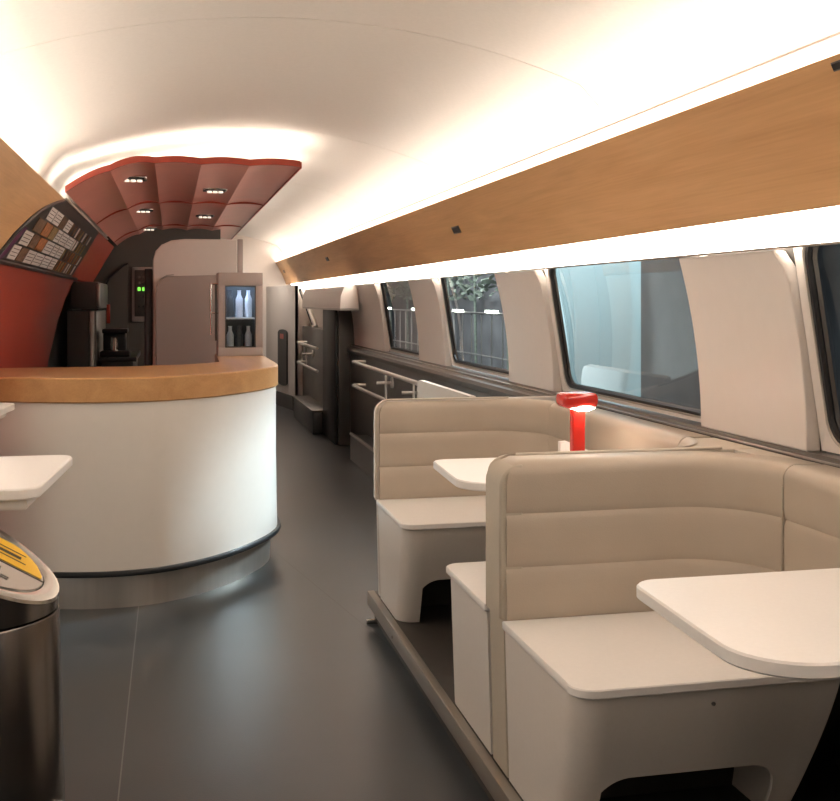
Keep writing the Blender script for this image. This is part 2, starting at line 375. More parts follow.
# windows and pillar panels
def patch(y0, y1, z0, z1, dx, ny=2, nz=10):
    return [[(xr(z0 + (z1 - z0) * i / nz) + dx, y0 + (y1 - y0) * j / ny, z0 + (z1 - z0) * i / nz) for j in range(ny + 1)] for i in range(nz + 1)]
def rrect(y0, y1, z0, z1, r, n=6):
    return ([(a, b) for a, b in arc(y0 + r, z0 + r, r, 180, 270, n)] + arc(y1 - r, z0 + r, r, 270, 360, n) + arc(y1 - r, z1 - r, r, 0, 90, n) + arc(y0 + r, z1 - r, r, 90, 180, n))
WIN = [(1.45, 2.86), (3.52, 5.03), (5.75, 7.18), (7.98, 9.35)]
WIN = [(0.2, 0.2)][:0] + WIN
labels = ['darkest window at the right edge of the view', 'large window with blue glow beside the red lamp', 'window third from the near end, leaves and rails outside', 'furthest window before the dark column']
for i, (a, b) in enumerate(WIN):
    root = bpy.data.objects.new('window_%d' % (i + 1), None); COL.objects.link(root); root.location = (1.8, (a + b) / 2, 1.02)
    struct(root, labels[i], 'window')
    z0, z1 = 1.016, 1.652; a -= 0.14
    n = 6; inner = rrect(a + .035, b - .035, z0 + .02, z1 - .01, 0.09, n)
    # surround: ring between the opening and the outer rectangle
    def ring(loop_in, loop_out, dxi, dxo):
        m_ = len(loop_in); vs = [(xr(z) + dxi, y, z) for y, z in loop_in] + [(xr(z) + dxo, y, z) for y, z in loop_out]
        return vs, [(k, (k + 1) % m_, m_ + (k + 1) % m_, m_ + k) for k in range(m_)]
    outer = []
    for (y, z) in inner:
        cy = (a + b) / 2; 
        outer.append((y, z))
    q = len(inner) // 4; outer = []
    for c, (yy, zz) in enumerate(((a, z0), (b, z0), (b, z1), (a, z1))):
        for k in range(q): outer.append((yy, zz))
    bb = B(); bb.add(*ring(inner, outer, 0.03, 0.03)); bb.build('window_frame', 'cream', root, smooth=0)
    g1 = rrect(a + .045, b - .045, z0 + .03, z1 - .02, 0.085, n)
    bb = B(); pts = [(xr(z) + .026, y, z) for y, z in inner]; bb.tube(pts + [pts[0]], 0.005, 6, cap=False); bb.build('bright_bead', 'alul', root)
    bb = B(); pts = [(xr(z) + .034, y, z) for y, z in g1]; bb.tube(pts + [pts[0]], 0.011, 6, cap=False); bb.build('gasket', 'black', root)
    g2 = rrect(a + .058, b - .058, z0 + .043, z1 - .03, 0.075, n)
    bb = B(); bb.add(*ring(g2, g1, 0.052, 0.036)); bb.build('reveal', 'darkgrey', root, smooth=0)
    bb = B(); bb.grid(patch(a + .06, b - .06, z0 + .04, z1, 0.050, 8, 24)); bb.build('window_pane', 'glass', root, smooth=80)
PIL = [(0.75, 1.45), (2.86, 3.52), (5.03, 5.75), (7.18, 7.98), (9.35, 10.95)]
for i, (a, b) in enumerate(PIL):
    # the panel stands proud of the wall and its far upper corner is cut round
    nz = 12; z0, z1 = 1.012, 1.598; P = []
    for k in range(nz + 1):
        z = z0 + (z1 - z0) * k / nz
        t = max(0, z - 1.50); cut = 0.05 * (t / 0.10) ** 2 if t > 0 else 0
        P.append([(xr(z) - 0.016, y, z) for y in (a + .004 + min(cut, .12) , a + .03 + min(cut, .12), b - .03, b)])
    bb = B().grid(P, thick=(0.045, 0, 0)); o = bb.build('wall_right_pillar_%d' % (i + 1), 'cream', smooth=50)
    md = o.modifiers.new('bevel', 'BEVEL'); md.width = 0.004; md.segments = 2; md.limit_method = 'ANGLE'
    struct(o, 'cream padded pillar panel between two windows', 'panel')
    struct(B().grid(patch(a - .02, b + .02, 1.0, 1.66, 0.032)).build('wall_right_joint_%d' % (i + 1), 'darkgrey'))

# end walls
struct(B().box(-1.0, 1.95, Y0 - .06, Y0, 0, 2.6).build('wall_back', 'greydoor'))
ew = B(); ew.box(-1.0, 1.95, Y1, Y1 + .06, 0, 2.6)
struct(ew.build('wall_front', 'cream'), 'cream end wall at the far end of the aisle', 'wall')

struct(B().grid([[(-1.06, y, 0), (-1.06, y, 2.55), (1.9, y, 2.58)] for y in (Y0, Y1)], thick=(-.02, 0, .02)).build('leak_skin', 'concrete', smooth=0))  # unseen skin added round the car to stop outside light leaking in
area_light('end_fill', (1.1, 15.2, 2.34), (0, 0, 0), .5, .25, 5, WARM)  # fill light added to brighten the far end, no fitting modelled
# ------------------------------------------------------------------ bar counter
outer = spline([(-0.90, 5.57), (-0.784, 5.50), (-0.55, 5.39), (-0.32, 5.34), (-0.1, 5.36), (0.06, 5.435), (0.20, 5.545), (0.335, 5.70), (0.45, 5.88), (0.535, 6.05), (0.585, 6.22), (0.60, 6.42), (0.60, 6.9), (0.60, 7.62)], 5)
outer = [Vector((p.x, p.y)) for p in outer]
def inset(path, d):
    out = []
    for i, p in enumerate(path):
        a = path[max(i - 1, 0)]; b = path[min(i + 1, len(path) - 1)]; t = (b - a).normalized(); out.append(p + Vector((-t.y, t.x)) * d)
    return out
bar = thing('bar_counter', 'curved white bar counter with wooden top and steel kick plate', 'bar counter', (0, 6.2, 0))
inner_edge = [(0.29, 7.62), (0.285, 6.62), (0.20, 6.50), (0.05, 6.38), (-0.25, 6.27), (-0.90, 6.27)]
poly = [tuple(p) for p in outer] + inner_edge
top = B(); top.prism(poly, 0.972, 1.09, 0.006); top.build('counter_top', 'bwood', bar, smooth=30)
b1 = B(); b1.sweep(inset(outer, 0.012), [(0, 0.972), (0, 0.6), (-0.004, 0.35), (-0.008, 0.185), (0.03, 0.185), (0.03, 0.972)]); b1.build('front_panel', 'counterw', bar)
b2 = B(); b2.sweep(inset(outer, 0.0), [(-0.012, 0.185), (-0.016, 0.178), (-0.016, 0.168), (-0.012, 0.160), (0.04, 0.160), (0.04, 0.185)]); b2.build('black_trim', 'black', bar)
b3 = B(); b3.sweep(inset(outer, 0.045), [(0, 0.162), (0, 0.0), (0.02, 0.0), (0.02, 0.162)]); b3.build('kick_plate', 'steel', bar)
# inner side of the bar
b4 = B(); b4.box(-0.89, 0.24, 6.20, 6.22, 0, 0.97); b4.box(0.30, 0.32, 6.4, 7.6, 0, .97); b4.build('inner_panel', 'dark', bar)

# display case on the end of the counter
cx0, cx1, cy0, cy1, cz = 0.300, 0.588, 7.28, 7.60, 1.0905
case = thing('display_case', 'small glass-fronted display case standing on the end of the bar', 'display case', ((cx0 + cx1) / 2, cy0, cz))
f = B(); f.box(cx0, cx1, cy0, cy0 + .02, cz, cz + .055, .003); f.box(cx0, cx1, cy0, cy0 + .02, cz + .46, cz + .545, .003)
f.box(cx0, cx0 + .045, cy0, cy0 + .02, cz + .055, cz + .46, .003); f.box(cx1 - .045, cx1, cy0, cy0 + .02, cz + .055, cz + .46, .003)
f.build('frame', 'cab', case)
c = B(); c.box(cx0, cx0 + .012, cy0 + .02, cy1, cz, cz + .545); c.box(cx1 - .012, cx1, cy0 + .02, cy1, cz, cz + .545)
c.box(cx0 + .012, cx1 - .012, cy1 - .01, cy1, cz, cz + .545); c.box(cx0 + .012, cx1 - .012, cy0 + .02, cy1 - .01, cz, cz + .01); c.box(cx0 + .012, cx1 - .012, cy0 + .02, cy1 - .01, cz + .53, cz + .545)
c.build('cabinet', 'cab', case)
i_ = B(); i_.box(cx0 + .05, cx1 - .05, cy0 + .004, cy0 + .01, cz + .058, cz + .457); gd = i_.build('glass_door', 'cglass', case)
fr = B()
for (a, b_, c_, d_) in ((cx0 + .045, cx0 + .052, .055, .46), (cx1 - .052, cx1 - .045, .055, .46)): fr.box(a, b_, cy0 - .006, cy0 + .001, cz + c_, cz + d_)
fr.box(cx0 + .045, cx1 - .045, cy0 - .006, cy0 + .001, cz + .452, cz + .46); fr.box(cx0 + .045, cx1 - .045, cy0 - .006, cy0 + .001, cz + .055, cz + .063)
fr.build('door_trim', 'darkgrey', gd)
B().box(cx0 + .05, cx1 - .05, cy0 + .03, cy1 - .02, cz + .24, cz + .25).build('shelf', 'white', case)
B().box(cx0 + .02, cx1 - .02, cy1 - .018, cy1 - .012, cz + .02, cz + .52).build('back_panel', 'darkgrey', case)
B().box(cx0 + .07, cx1 - .07, cy0 + .12, cy0 + .15, cz + .51, cz + .52).build('lamp', 'caseled', case)
hb = B(); hb.box(cx0 - .02, cx0 - .006, cy0 + .02, cy0 + .05, cz + .1, cz + .47, .003); hb.build('side_bracket', 'darkgrey', case)
hb = B(); hb.tube([(cx0 - .045, cy0 + .03, cz + .14), (cx0 - .045, cy0 + .03, cz + .47)], .006); hb.tube([(cx0 - .045, cy0 + .03, cz + .47), (cx0 , cy0 + .03, cz + .47)], .006); hb.tube([(cx0 - .05, cy0 + .03, cz + .285), (cx0 , cy0 + .03, cz + .28)], .006); hb.build('side_bar', 'chrome', case)
for k, zz in enumerate((cz + .012, cz + .252)):
    for j in range(3):
        x = cx0 + .085 + j * .06; o = B().lathe([(.022, 0), (.024, .01), (.024, .12), (.012, .15), (.012, .175), (.014, .18)], x, cy0 + .16, 14)
        o.v = [(a, b_, z + zz) for a, b_, z in o.v]
        ob = o.build('bottle', ['white', 'darkgrey', 'card_w'][(j + k) % 3])
        tag(ob, ['%s bottle on the %s shelf inside the display case' % (w, ('lower', 'upper')[k]) for w in ('left', 'middle', 'right')][j], 'bottle', 'bottles in the display case')

# cabinets behind the bar
def rounded_xz(x0, x1, z0, z1, rl, rr, n=8):
    return [(x0, z0), (x1, z0)] + [(x, z) for x, z in arc(x1 - rr, z1 - rr, rr, 0, 90, n)] + [(x, z) for x, z in arc(x0 + rl, z1 - rl, rl, 90, 180, n)]
def xzprism(b, poly, y0, y1):
    n = len(poly); vs = [(x, y0, z) for x, z in poly] + [(x, y1, z) for x, z in poly]
    b.add(vs, [tuple(range(n))[::-1], tuple(range(n, 2 * n))] + [(i, (i + 1) % n, n + (i + 1) % n, n + i) for i in range(n)]); return b
tall = thing('tall_cabinet', 'tall cream cabinet with a rounded upper corner behind the bar', 'cabinet', (0.2, 8.8, 0))
poly = [(-0.135, 0), (0.50, 0), (0.50, 1.925), (0.10, 1.925), (0.0, 1.912), (-0.07, 1.88), (-0.115, 1.83), (-0.135, 1.76)]
o = xzprism(B(), poly, 8.6, 9.6).build('body', 'cream', tall); md = o.modifiers.new('b', 'BEVEL'); md.width = .008; md.segments = 2; md.limit_method = 'ANGLE'
B().box(0.503, 0.545, 8.62, 9.6, 0, 1.93, .006).build('edge_post', 'cab', tall)
B().box(-0.20, -0.139, 8.75, 9.5, 0, 1.70, .01).build('side_panel', 'dark', tall)
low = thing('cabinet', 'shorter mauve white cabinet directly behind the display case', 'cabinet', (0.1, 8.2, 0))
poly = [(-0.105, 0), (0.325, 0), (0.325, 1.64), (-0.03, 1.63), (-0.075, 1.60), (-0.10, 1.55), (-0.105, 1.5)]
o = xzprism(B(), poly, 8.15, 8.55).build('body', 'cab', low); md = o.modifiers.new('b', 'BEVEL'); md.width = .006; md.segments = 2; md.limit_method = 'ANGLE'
B().tube([(-0.107, 8.145, 1.05), (-0.107, 8.145, 1.5), (-0.10, 8.145, 1.555), (-0.074, 8.145, 1.605), (-0.03, 8.145, 1.635), (0.02, 8.145, 1.64)], .004, 8).build('edge_trim', 'alul', low)

# end wall of the bar galley with door and control panel
struct(xzprism(B(), [(-1.0, 0), (0.54, 0), (0.54, 2.46), (-0.1, 2.43), (-0.62, 2.22), (-1.0, 1.8)], 12.5, 12.56).build('wall_galley', 'greydoor', smooth=0), 'dim grey wall closing the galley behind the bar', 'wall')
dr = bpy.data.objects.new('door_1', None); COL.objects.link(dr); dr.location = (-.55, 12.47, 0); struct(dr, 'dim grey galley door with an arched left edge', 'door')
poly = [(-0.80, 0), (-0.46, 0), (-0.46, 1.86), (-0.50, 1.84), (-0.55, 1.80), (-0.66, 1.70), (-0.74, 1.52), (-0.79, 1.3)]
dlf = xzprism(B(), poly, 12.46, 12.49).build('door_leaf', 'greydoor', dr, smooth=0)
B().tube([(x, 12.455, z) for x, z in poly[2:] + [(-0.80, 0.9)]], .012, 8).build('door_edge', 'dark', dr)
B().box(-0.68, -0.65, 12.44, 12.46, 1.0, 1.14, .004).build('door_handle', 'black', dlf)
cpn = thing('control_panel', 'control panel with green indicator lights on the galley wall', 'control panel', (-.18, 12.45, 1.3))
B().box(-0.417, -0.15, 12.44, 12.49, 1.22, 1.82, .01).build('frame', 'cab', cpn)
cpp = B().box(-0.39, -0.17, 12.43, 12.45, 1.28, 1.79, .004).build('panel', 'darkgrey', cpn)
B().box(-0.235, -0.20, 12.41, 12.43, 1.45, 1.75, .004).build('display', 'black', cpn)
for x in (-0.341, -0.292):
    B().box(x - .016, x + .016, 12.42, 12.43, 1.56, 1.60, .003).build('indicator', 'green', cpp)
for x, z in ((-.341, 1.71), (-.292, 1.71), (-.341, 1.65), (-.292, 1.65), (-.292, 1.50), (-.341, 1.39), (-.292, 1.39)):
    B().lathe([(.013, 0), (.013, .01)], 0, 0, 12).build('button', 'black', cpn) if False else B().box(x - .012, x + .012, 12.42, 12.43, z - .012, z + .012, .003).build('button', 'black' if z < 1.6 else 'alu', cpp)
# galley side: tall dark unit with steel front, coffee station
un = thing('galley_unit', 'dim grey galley unit at the end of the red wall', 'cabinet', (-.8, 10.8, 0))
B().box(-0.89, -0.64, 10.1, 11.5, 0, 1.36, .01).build('body', 'greydoor', un)
B().box(-0.86, -0.62, 10.08, 11.5, 1.38, 1.62, .02).build('upper_box', 'greydoor', un)
B().box(-0.64, -0.61, 10.06, 10.09, 1.40, 1.60, .01).build('side_light', 'alul', un)
B().box(-0.70, -0.66, 10.06, 10.10, 0, 1.36, .005).build('post', 'alul', un)
cm = thing('coffee_machine', 'small dark coffee machine with a steel jug below the galley unit', 'coffee machine', (-.5, 10.3, 0.95))
B().box(-0.62, -0.36, 10.2, 10.5, .95, 1.0, .01).build('base', 'black', cm)
B().box(-0.60, -0.40, 10.36, 10.5, 1.0, 1.16, .01).build('body', 'dark', cm)
B().box(-0.60, -0.38, 10.2, 10.5, 1.16, 1.20, .01).build('head', 'black', cm)
B().lathe([(.035, 1.0), (.038, 1.06), (.03, 1.11), (.032, 1.12)], -.50, 10.28, 16).build('jug', 'chrome', cm)
B().box(-0.56, -0.53, 10.18, 10.2, 1.25, 1.42, .004).build('red_handle', 'red', cm)
bk = thing('back_counter', 'dark worktop at the back of the galley', 'worktop', (-.5, 10.8, 0))
B().box(-0.62, -0.30, 10.1, 11.5, .91, .95, .005).build('top', 'dark', bk)
B().box(-0.60, -0.33, 10.12, 11.5, 0, .91, .005).build('body', 'dark', bk)
bk.location = bk.location

# ------------------------------------------------------------------ menu board on the sloping wall
mb = thing('menu_board', 'dark curved menu board of small cards above the red wall', 'menu board', (-.7, 5.5, 1.8))
SB = [i / 12 * 1.15 for i in range(13)]
def mby(s): return lerp_table(LYT + [(1.16, 5.32)], s) + 0.02
def bp(s, y, off=0.0):
    x, z = lw(s); return (x + off * .866, y, z - off * .5)
P = [[bp(s, mby(s) + (9.4 - mby(s)) * j / 14, .004) for j in range(15)] for s in SB]
B().grid(P, thick=(-0.02, 0, -.006)).build('board', 'brownboard', mb)
B().tube([bp(s, mby(s), .006) for s in SB], .010, 6).build('arched_edge', 'dark', mb)
B().tube([bp(1.15, y, .006) for y in (5.3, 7, 9.9)], .012, 6).build('lower_edge', 'dark', mb)
B().tube([bp(-0.01, y, .012) for y in (6.40, 8, 10.5)], .007, 6).build('upper_edge', 'cream', mb)
# cards: rows across the slope, columns along the car
def card(s0, s1, y0, y1, m):
    return B().grid([[bp(s, y, .009) for y in (y0, y1)] for s in (s0, s1)], thick=(-0.003, 0, -.001)).build('menu_card', m, mb, smooth=0)
def textlines(s0, s1, y0, y1, n, m='ink'):
    b = B()
    for k in range(n):
        s = s0 + (s1 - s0) * (k + 1) / (n + 1)
        b.grid([[bp(q, y, .0102) for y in (y0 + .02, y1 - .03 * random.random() - .02)] for q in (s - .0045, s + .0045)])
    return b
txt = B()
rows = [(0.20, 0.39), (0.42, 0.62), (0.65, 0.85), (0.88, 1.08)]
pal = {0: 'wwbw', 1: 'bogwww', 2: 'wbowww', 3: 'wbwwww'}
cm_ = dict(w='card_w', b='card_b', o='card_o', p='card_b', g='card_g')
starts = [6.10, 5.88, 5.70, 5.62]
for r, (s0, s1) in enumerate(rows):
    y = starts[r] + .03
    for ch in pal[r]:
        wdt = random.choice((.26, .32, .38)); c_ = card(s0, s1, y, y + wdt, cm_[ch])
        if ch == 'w':
            textlines(s0, s1, y, y + wdt, 3).build('printed_lines', 'ink', c_, smooth=0)
        y += wdt + .035
    while y < 9.1:
        wdt = random.choice((.07, .10)); card(s0 - .0, s1 + .0, y, y + wdt, random.choice(['card_g', 'card_w', 'card_b', 'card_o'])); y += wdt + random.choice((.08, .14))
B().grid([[bp(s, y, .008) for y in (mby(s) + .02, mby(s) + .16)] for s in (0.62, .7, .8, .9, 1.0, 1.13)]).build('purple_corner', 'card_p', mb)

# ------------------------------------------------------------------ red ceiling canopy over the bar
can = thing('ceiling_canopy', 'red scalloped ceiling canopy over the bar', 'canopy', (0.1, 6.4, 2.2))
def cz_(x):
    t = (x + 0.58) / 0.48
    return 2.245 if t >= 1 else 2.065 + 0.18 * math.sin(t * PI / 2)
XS = [-0.575, -0.335, -0.09, 0.17, 0.445, 0.735]
def canopy_pts(y, dz=0.0):
    out = []
    for a, b in zip(XS, XS[1:]):
        for k in range(8):
            t = k / 8; x = a + (b - a) * t; out.append((x, y, cz_(x) + 0.020 * math.sin(PI * t) ** 0.9 - .010 + dz))
    out.append((XS[-1], y, cz_(XS[-1]) - .012 + dz)); return out
segs = [6.42, 9.05, 11.8, 14.3]
for k, (a, b) in enumerate(zip(segs, segs[1:])):
    P = [canopy_pts(a + (b - a) * j / 4, 0) for j in range(5)]
    pnl = B().grid(P, thick=(0, 0, .012)).build('panel', 'redp', can, smooth=25)
    lip = B(); q = [(x, y, 0.5 * z + 0.5 * (cz_(x) + .001)) for x, y, z in canopy_pts(a)]; lip.grid([[(x, a - .012, z - .010), (x, a - .012, z + .026)] for x, y, z in q], thick=(0, .02, 0))
    lip.build('front_lip', 'rede', pnl, smooth=60)
B().box(0.735, 0.745, 6.42, 14.3, 2.225, 2.262).build('side_lip', 'rede', can)
P = [[(x, y, z + .03) for x, y, z in canopy_pts(y)] for y in (6.46, 9, 14.2)]
B().grid(P).build('bounce_sheet', 'white', can)  # unseen white sheet added so the glow above is not tinted red
q = canopy_pts(7.55, .06)
B().grid([[(x, y, z) for x, y, z in q], [(x, y + .045, z) for x, y, z in q]]).build('halo_light', 'led', can)
q = canopy_pts(6.75, .045)
B().grid([[(x, y, z) for x, y, z in q], [(x, y + .03, z) for x, y, z in q]]).build('halo_light', 'led', can)
B().grid([[(.70, y, 2.275) for y in (6.5, 14.2)], [(.715, y, 2.275) for y in (6.5, 14.2)]]).build('side_halo_light', 'led', can)
def ray(x, y):
    u = (x - 420) / F; s, c = math.sin(YAW), math.cos(YAW); return (s + u * c, c - u * s, -(y - 301) / F)
DL = [(-0.235, 7.25), (0.31, 8.05), (-0.235, 9.75), (0.31, 10.5), (-0.235, 12.2), (0.31, 13.0)]
dl0 = None
for i, (x, y) in enumerate(DL):
    if dl0 is None:
        z = 0
        dl0 = thing('ceiling_light', '', 'ceiling light', (0, 0, 0), 'recessed lights in the red canopy')
        B().box(-.085, .085, -.10, .10, -.012, .004, .004).build('frame', 'chrome', dl0)
        B().box(-.072, .072, -.085, .085, -.016, -.012, .001).build('recess', 'black', dl0)
        for sx in (-.04, 0, .04):
            B().lathe([(.016, -.030), (.018, -.022), (.012, -.014)], sx, 0, 12).build('lamp', 'downlamp', dl0)
        o = dl0
    else: o = copy_tree(dl0)
    k = min(i % 2, 1); o.location = (x, y, cz_(x) + (.012 if i % 2 else .012))
    o['label'] = ['nearest recessed light in the left column of the red canopy', 'nearest recessed light in the right column of the red canopy', 'middle recessed light in the left column of the red canopy', 'middle recessed light in the right column of the red canopy', 'furthest recessed light in the left column of the red canopy', 'furthest recessed light in the right column of the red canopy'][i]

# ------------------------------------------------------------------ booths on the plinth
pl = thing('bench_plinth', 'low dark plinth with metal edge carrying the booths', 'plinth', (1.3, 2.5, 0))
B().box(0.904, 1.85, -1.0, 4.93, 0.0, 0.1285).build('body', 'plinthtop', pl)
B().box(0.872, 0.904, -1.0, 4.94, 0.068, 0.131, .003).build('edge_board', 'plinth', pl)
for y in (1.2, 2.6, 4.35):
    o = B(); o.tube([(0.868, y, .095), (0.872, y, .095)], .006, 10); o.build('screw', 'chrome', pl)
tag(B().box(0.855, 0.925, 4.86, 4.875, 0.0, 0.02, .003).build('floor_clip', 'chrome'), 'small bright clip on the floor at the plinth corner', 'clip')

zs = 0.57; zt = 1.008
def cushion_profile(depth, z0=zs, z1=zt):
    seams_ = [z0, z0 + (z1 - z0) * .325, z0 + (z1 - z0) * .665, z1]
    out = [(-depth, z0)]
    pr = []
    for k in range(3):
        a, b = seams_[k], seams_[k + 1]
        steps = (0, .04, .12, .3, .5, .7, .88, .96) if k < 2 else (0, .04, .12, .35, .6)
        for t in steps:
            e = 0.009 * (1 - (2 * t - 1) ** 6); pr.append((e - 0.012 + (0.008 if k == 0 else 0) * (1 - t) , a + (b - a) * t))
    # rounded top roll
    r = 0.04
    for i in range(7):
        an = PI / 2 * i / 6; pr.append((-0.003 - r + r * math.cos(an), z1 - r + r * math.sin(an)))
    pr.append((-depth + .012, z1 - .002)); pr.append((-depth, z1 - .012))
    return [(-depth, z0)] + pr
def end_drop(path, r=0.06, both=False, zt=zt, front=True):
    P = [Vector(p) for p in path]; acc = [0]
    for i in range(1, len(P)): acc.append(acc[-1] + (P[i] - P[i - 1]).length)
    L = acc[-1]
    def f(i, off, z):
        t = acc[i] if front else L - acc[i]
        if t < r:
            d = r - math.sqrt(max(0, r * r - (r - t) ** 2)); lim = zt - d
            return min(z, lim + (z - zt) * .05) if z > lim else z
        return z
    return f
def fine(a, b, r=0.06):
    """points from a to b, dense over the first r"""
    a, b = Vector(a), Vector(b); L = (b - a).length; d = (b - a) / L
    ts = [0, .001, .004, .009, .018, .03, .045, .06]; return [a + d * t for t in ts if t < L] + [b]

XE = 0.895; XW = 1.605
def bench(name_label, yb, face, thick, two, wall_end, mirror_rear=False):
    """yb: plane of the leather; faces -Y"""
    pass

def seat_unit(parent, y_back, y_front, sl=0.17):
    """seat top and tapering base with arched cut-out; front either side in Y"""
    d = 1 if y_front > y_back else -1
    r = 0.055; x0 = XE - .007; x1 = 1.62
    if d < 0: poly = [(x0, y_back), (x0, y_front + r)] + arc(x0 + r, y_front + r, r, 180, 270, 6) + [(x1, y_front), (x1, y_back)]
    else: poly = [(x0, y_back), (x1, y_back), (x1, y_front), (x0 + r, y_front)] + arc(x0 + r, y_front - r, r, 90, 180, 6)
    B().prism(poly, 0.548, zs, .003).build('seat', 'white', parent)
    # base skin: vertical side (aisle) and sloping front
    zb = 0.131
    def yf(z): return y_front - d * (0.012 + sl * ((0.548 - z) / (0.548 - zb)) ** 1.3)
    def xs(z): return x0 + .008 + 0.012 * (0.548 - z) / (0.548 - zb)
    def xe(z): return 1.565 - 0.06 * (0.548 - z) / (0.548 - zb)
    rr = 0.075; zl = [zb + (0.547 - zb) * i / 16 for i in range(17)]
    b = B(); rows = []
    for z in zl:
        x_, yy = xs(z), yf(z); row = [(x_, y_back, z), (x_, (y_back + yy) / 2, z), (x_, yy - d * rr, z)]
        for i in range(1, 7):
            an = PI / 2 * i / 6; row.append((x_ + rr - rr * math.cos(an), yy - d * rr + d * rr * math.sin(an), z))
        rows.append(row)
    b.grid(rows, thick=(0.012, 0, 0))
    # front face with the arch
    xa0 = x0 + .008 + rr; ax0, ax1, az = XE + .07, 1.455, 0.325; ra = .09
    def front(x, z): return (x, yf(z), z)
    M_ = []
    # outline of opening sampled by x: height of opening top at x
    def open_top(x):
        if x <= ax0 or x >= ax1: return zb
        h = az
        if x < ax0 + ra: t = ax0 + ra - x; h = az - ra + math.sqrt(max(0, ra * ra - t * t))
        if x > ax1 - ra: t = x - (ax1 - ra); h = az - ra + math.sqrt(max(0, ra * ra - t * t))
        return h
    us = sorted(set([i / 60 for i in range(61)]))
    cols = []
    for u in us:
        xm = xa0 + (xe(0.3) - xa0) * u
        zo = open_top(xm); col = []
        for j in range(13):
            z = zo + (0.547 - zo) * j / 12
            xx = (xs(z) + rr) + (xe(z) - xs(z) - rr) * u; col.append(front(xx, z))
        cols.append(col)
    b.grid(cols, thick=(0, -d * 0.012, 0))
    # far side skin
    b.grid([[(xe(z), yf(z), z), (xe(z), y_back, z)] for z in zl], thick=(-.012, 0, 0))
    bs = b.build('base', 'shell', parent, smooth=50)
    # small fixing on the front
    o = B(); o.tube([front(1.235, .51), (1.235, front(1.235, .51)[1] + d * .004, .51)], .005, 8); o.build('screw', 'darkgrey', bs)
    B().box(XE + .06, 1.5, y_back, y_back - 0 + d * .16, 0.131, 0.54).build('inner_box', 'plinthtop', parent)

# bench 1: back to back bench nearest the camera
bn1 = thing('booth_bench', 'nearest tan leather booth bench, back to back with white seats', 'bench', (1.25, 3.0, 0.131))
seat_unit(bn1, 2.90, 2.335)
seat_unit(bn1, 3.075, 3.58, 0.01)
path = fine((XE + .006, 2.895), (1.32, 2.895)) + [Vector(p) for p in arc(1.385, 2.675, 0.22, 90, 0, 12)]
path = [Vector((p[0], p[1])) for p in path]
# travelling +X along the front of the backrest: left of travel is +Y, so negative offsets mirror
def neg(prof): return [(-o, z) for o, z in prof]
B().sweep(path, neg(cushion_profile(.135)), drop=end_drop(path)).build('back_cushion', 'leather', bn1, smooth=50)
pw = [(XW, 2.672), (XW - .005, 2.0), (XW - .005, 1.2), (XW - .005, 0.9)]
B().sweep(pw, neg(cushion_profile(.14)), drop=None).build('wall_cushion', 'leather', bn1, smooth=50)
# divider core (visible on the aisle side and top) with rounded corner
def divider(parent, y0, y1, m, x1=1.75, zt_=zt + .002, x0=XE - .012, xb=None):
    b = B(); r = .062; poly = [(x0 + .022, 0.131), (x1, 0.131), (x1, zt_)] + [(x, z) for x, z in arc(x0 + r, zt_ - r, r, 90, 180, 8)] + [(x0, 0.575), (x0 + .012, .566)]
    xzprism(b, poly, y0, y1); o = b.build('divider', m, parent, smooth=50)
    md = o.modifiers.new('b', 'BEVEL'); md.width = .012; md.segments = 3; md.limit_method = 'ANGLE'; md.angle_limit = 1.0
divider(bn1, 2.905, 3.05, 'divider', x1=.952, zt_=zt - .010)
B().box(.96, 1.55, 2.93, 3.04, .131, .57).build('core', 'shell', bn1)
B().tube([(.97, 3.035, zt - .001), (1.62, 3.035, zt - .001)], .005, 8).build('piping', 'piping', bn1)
path = fine((XE + .004, 3.085), (1.32, 3.085)) + [Vector(p) for p in arc(1.385, 3.305, 0.22, -90, 0, 12)]
B().sweep(path, cushion_profile(.048), drop=end_drop(path)).build('back_cushion', 'leather', bn1, smooth=50)

def corner_fill(parent, y, yc, a0, a1):
    pts = [tuple(p) for p in arc(1.385, yc, 0.262, a0, a1, 10)]
    poly = [(1.385, y)] + pts[1:-1] + [(1.652, yc), (1.74, yc), (1.74, y)]
    B().prism(poly, .57, zt - .006, .003).build('corner_filler', 'piping', parent)
corner_fill(bn1, 3.04, 3.305, -90, 0)
B().box(1.66, 1.74, 2.72, 3.035, .57, zt - .006, .003).build('back_filler', 'piping', bn1)
B().tube([(1.602, 2.674, .60), (1.607, 2.674, .95)], .0035, 6).build('seam', 'divider', bn1)
# bench 2: single bench further on, with the wall cushion of the second booth
bn2 = thing('booth_bench', 'further tan leather booth bench facing the table with the red lamp', 'bench', (1.25, 4.7, 0.131))
seat_unit(bn2, 4.80, 4.225)
path = fine((XE + .006, 4.785), (1.32, 4.785)) + [Vector(p) for p in arc(1.385, 4.565, 0.22, 90, 0, 12)]
path = [Vector((p[0], p[1])) for p in path]
B().sweep(path, neg(cushion_profile(.05)), drop=end_drop(path)).build('back_cushion', 'leather', bn2, smooth=50)
wc = B().sweep([(XW, 4.562), (XW, 4.0), (XW, 3.308)], neg(cushion_profile(.13))).build('side_cushion', 'leather', smooth=50)
tag(wc, 'tan leather wall cushion between the two booth benches, behind the red lamp', 'cushion')
divider(bn2, 4.805, 4.85, 'shell')
B().tube([(XE - .010, 4.80, .57), (XE - .010, 4.80, .94)] + [(x, 4.80, z) for x, z in arc(XE - .010 + .065, zt + .003 - .065, .065, 180, 90, 8)] + [(1.5, 4.80, zt + .003)], .004, 8).build('piping', 'piping', bn2)

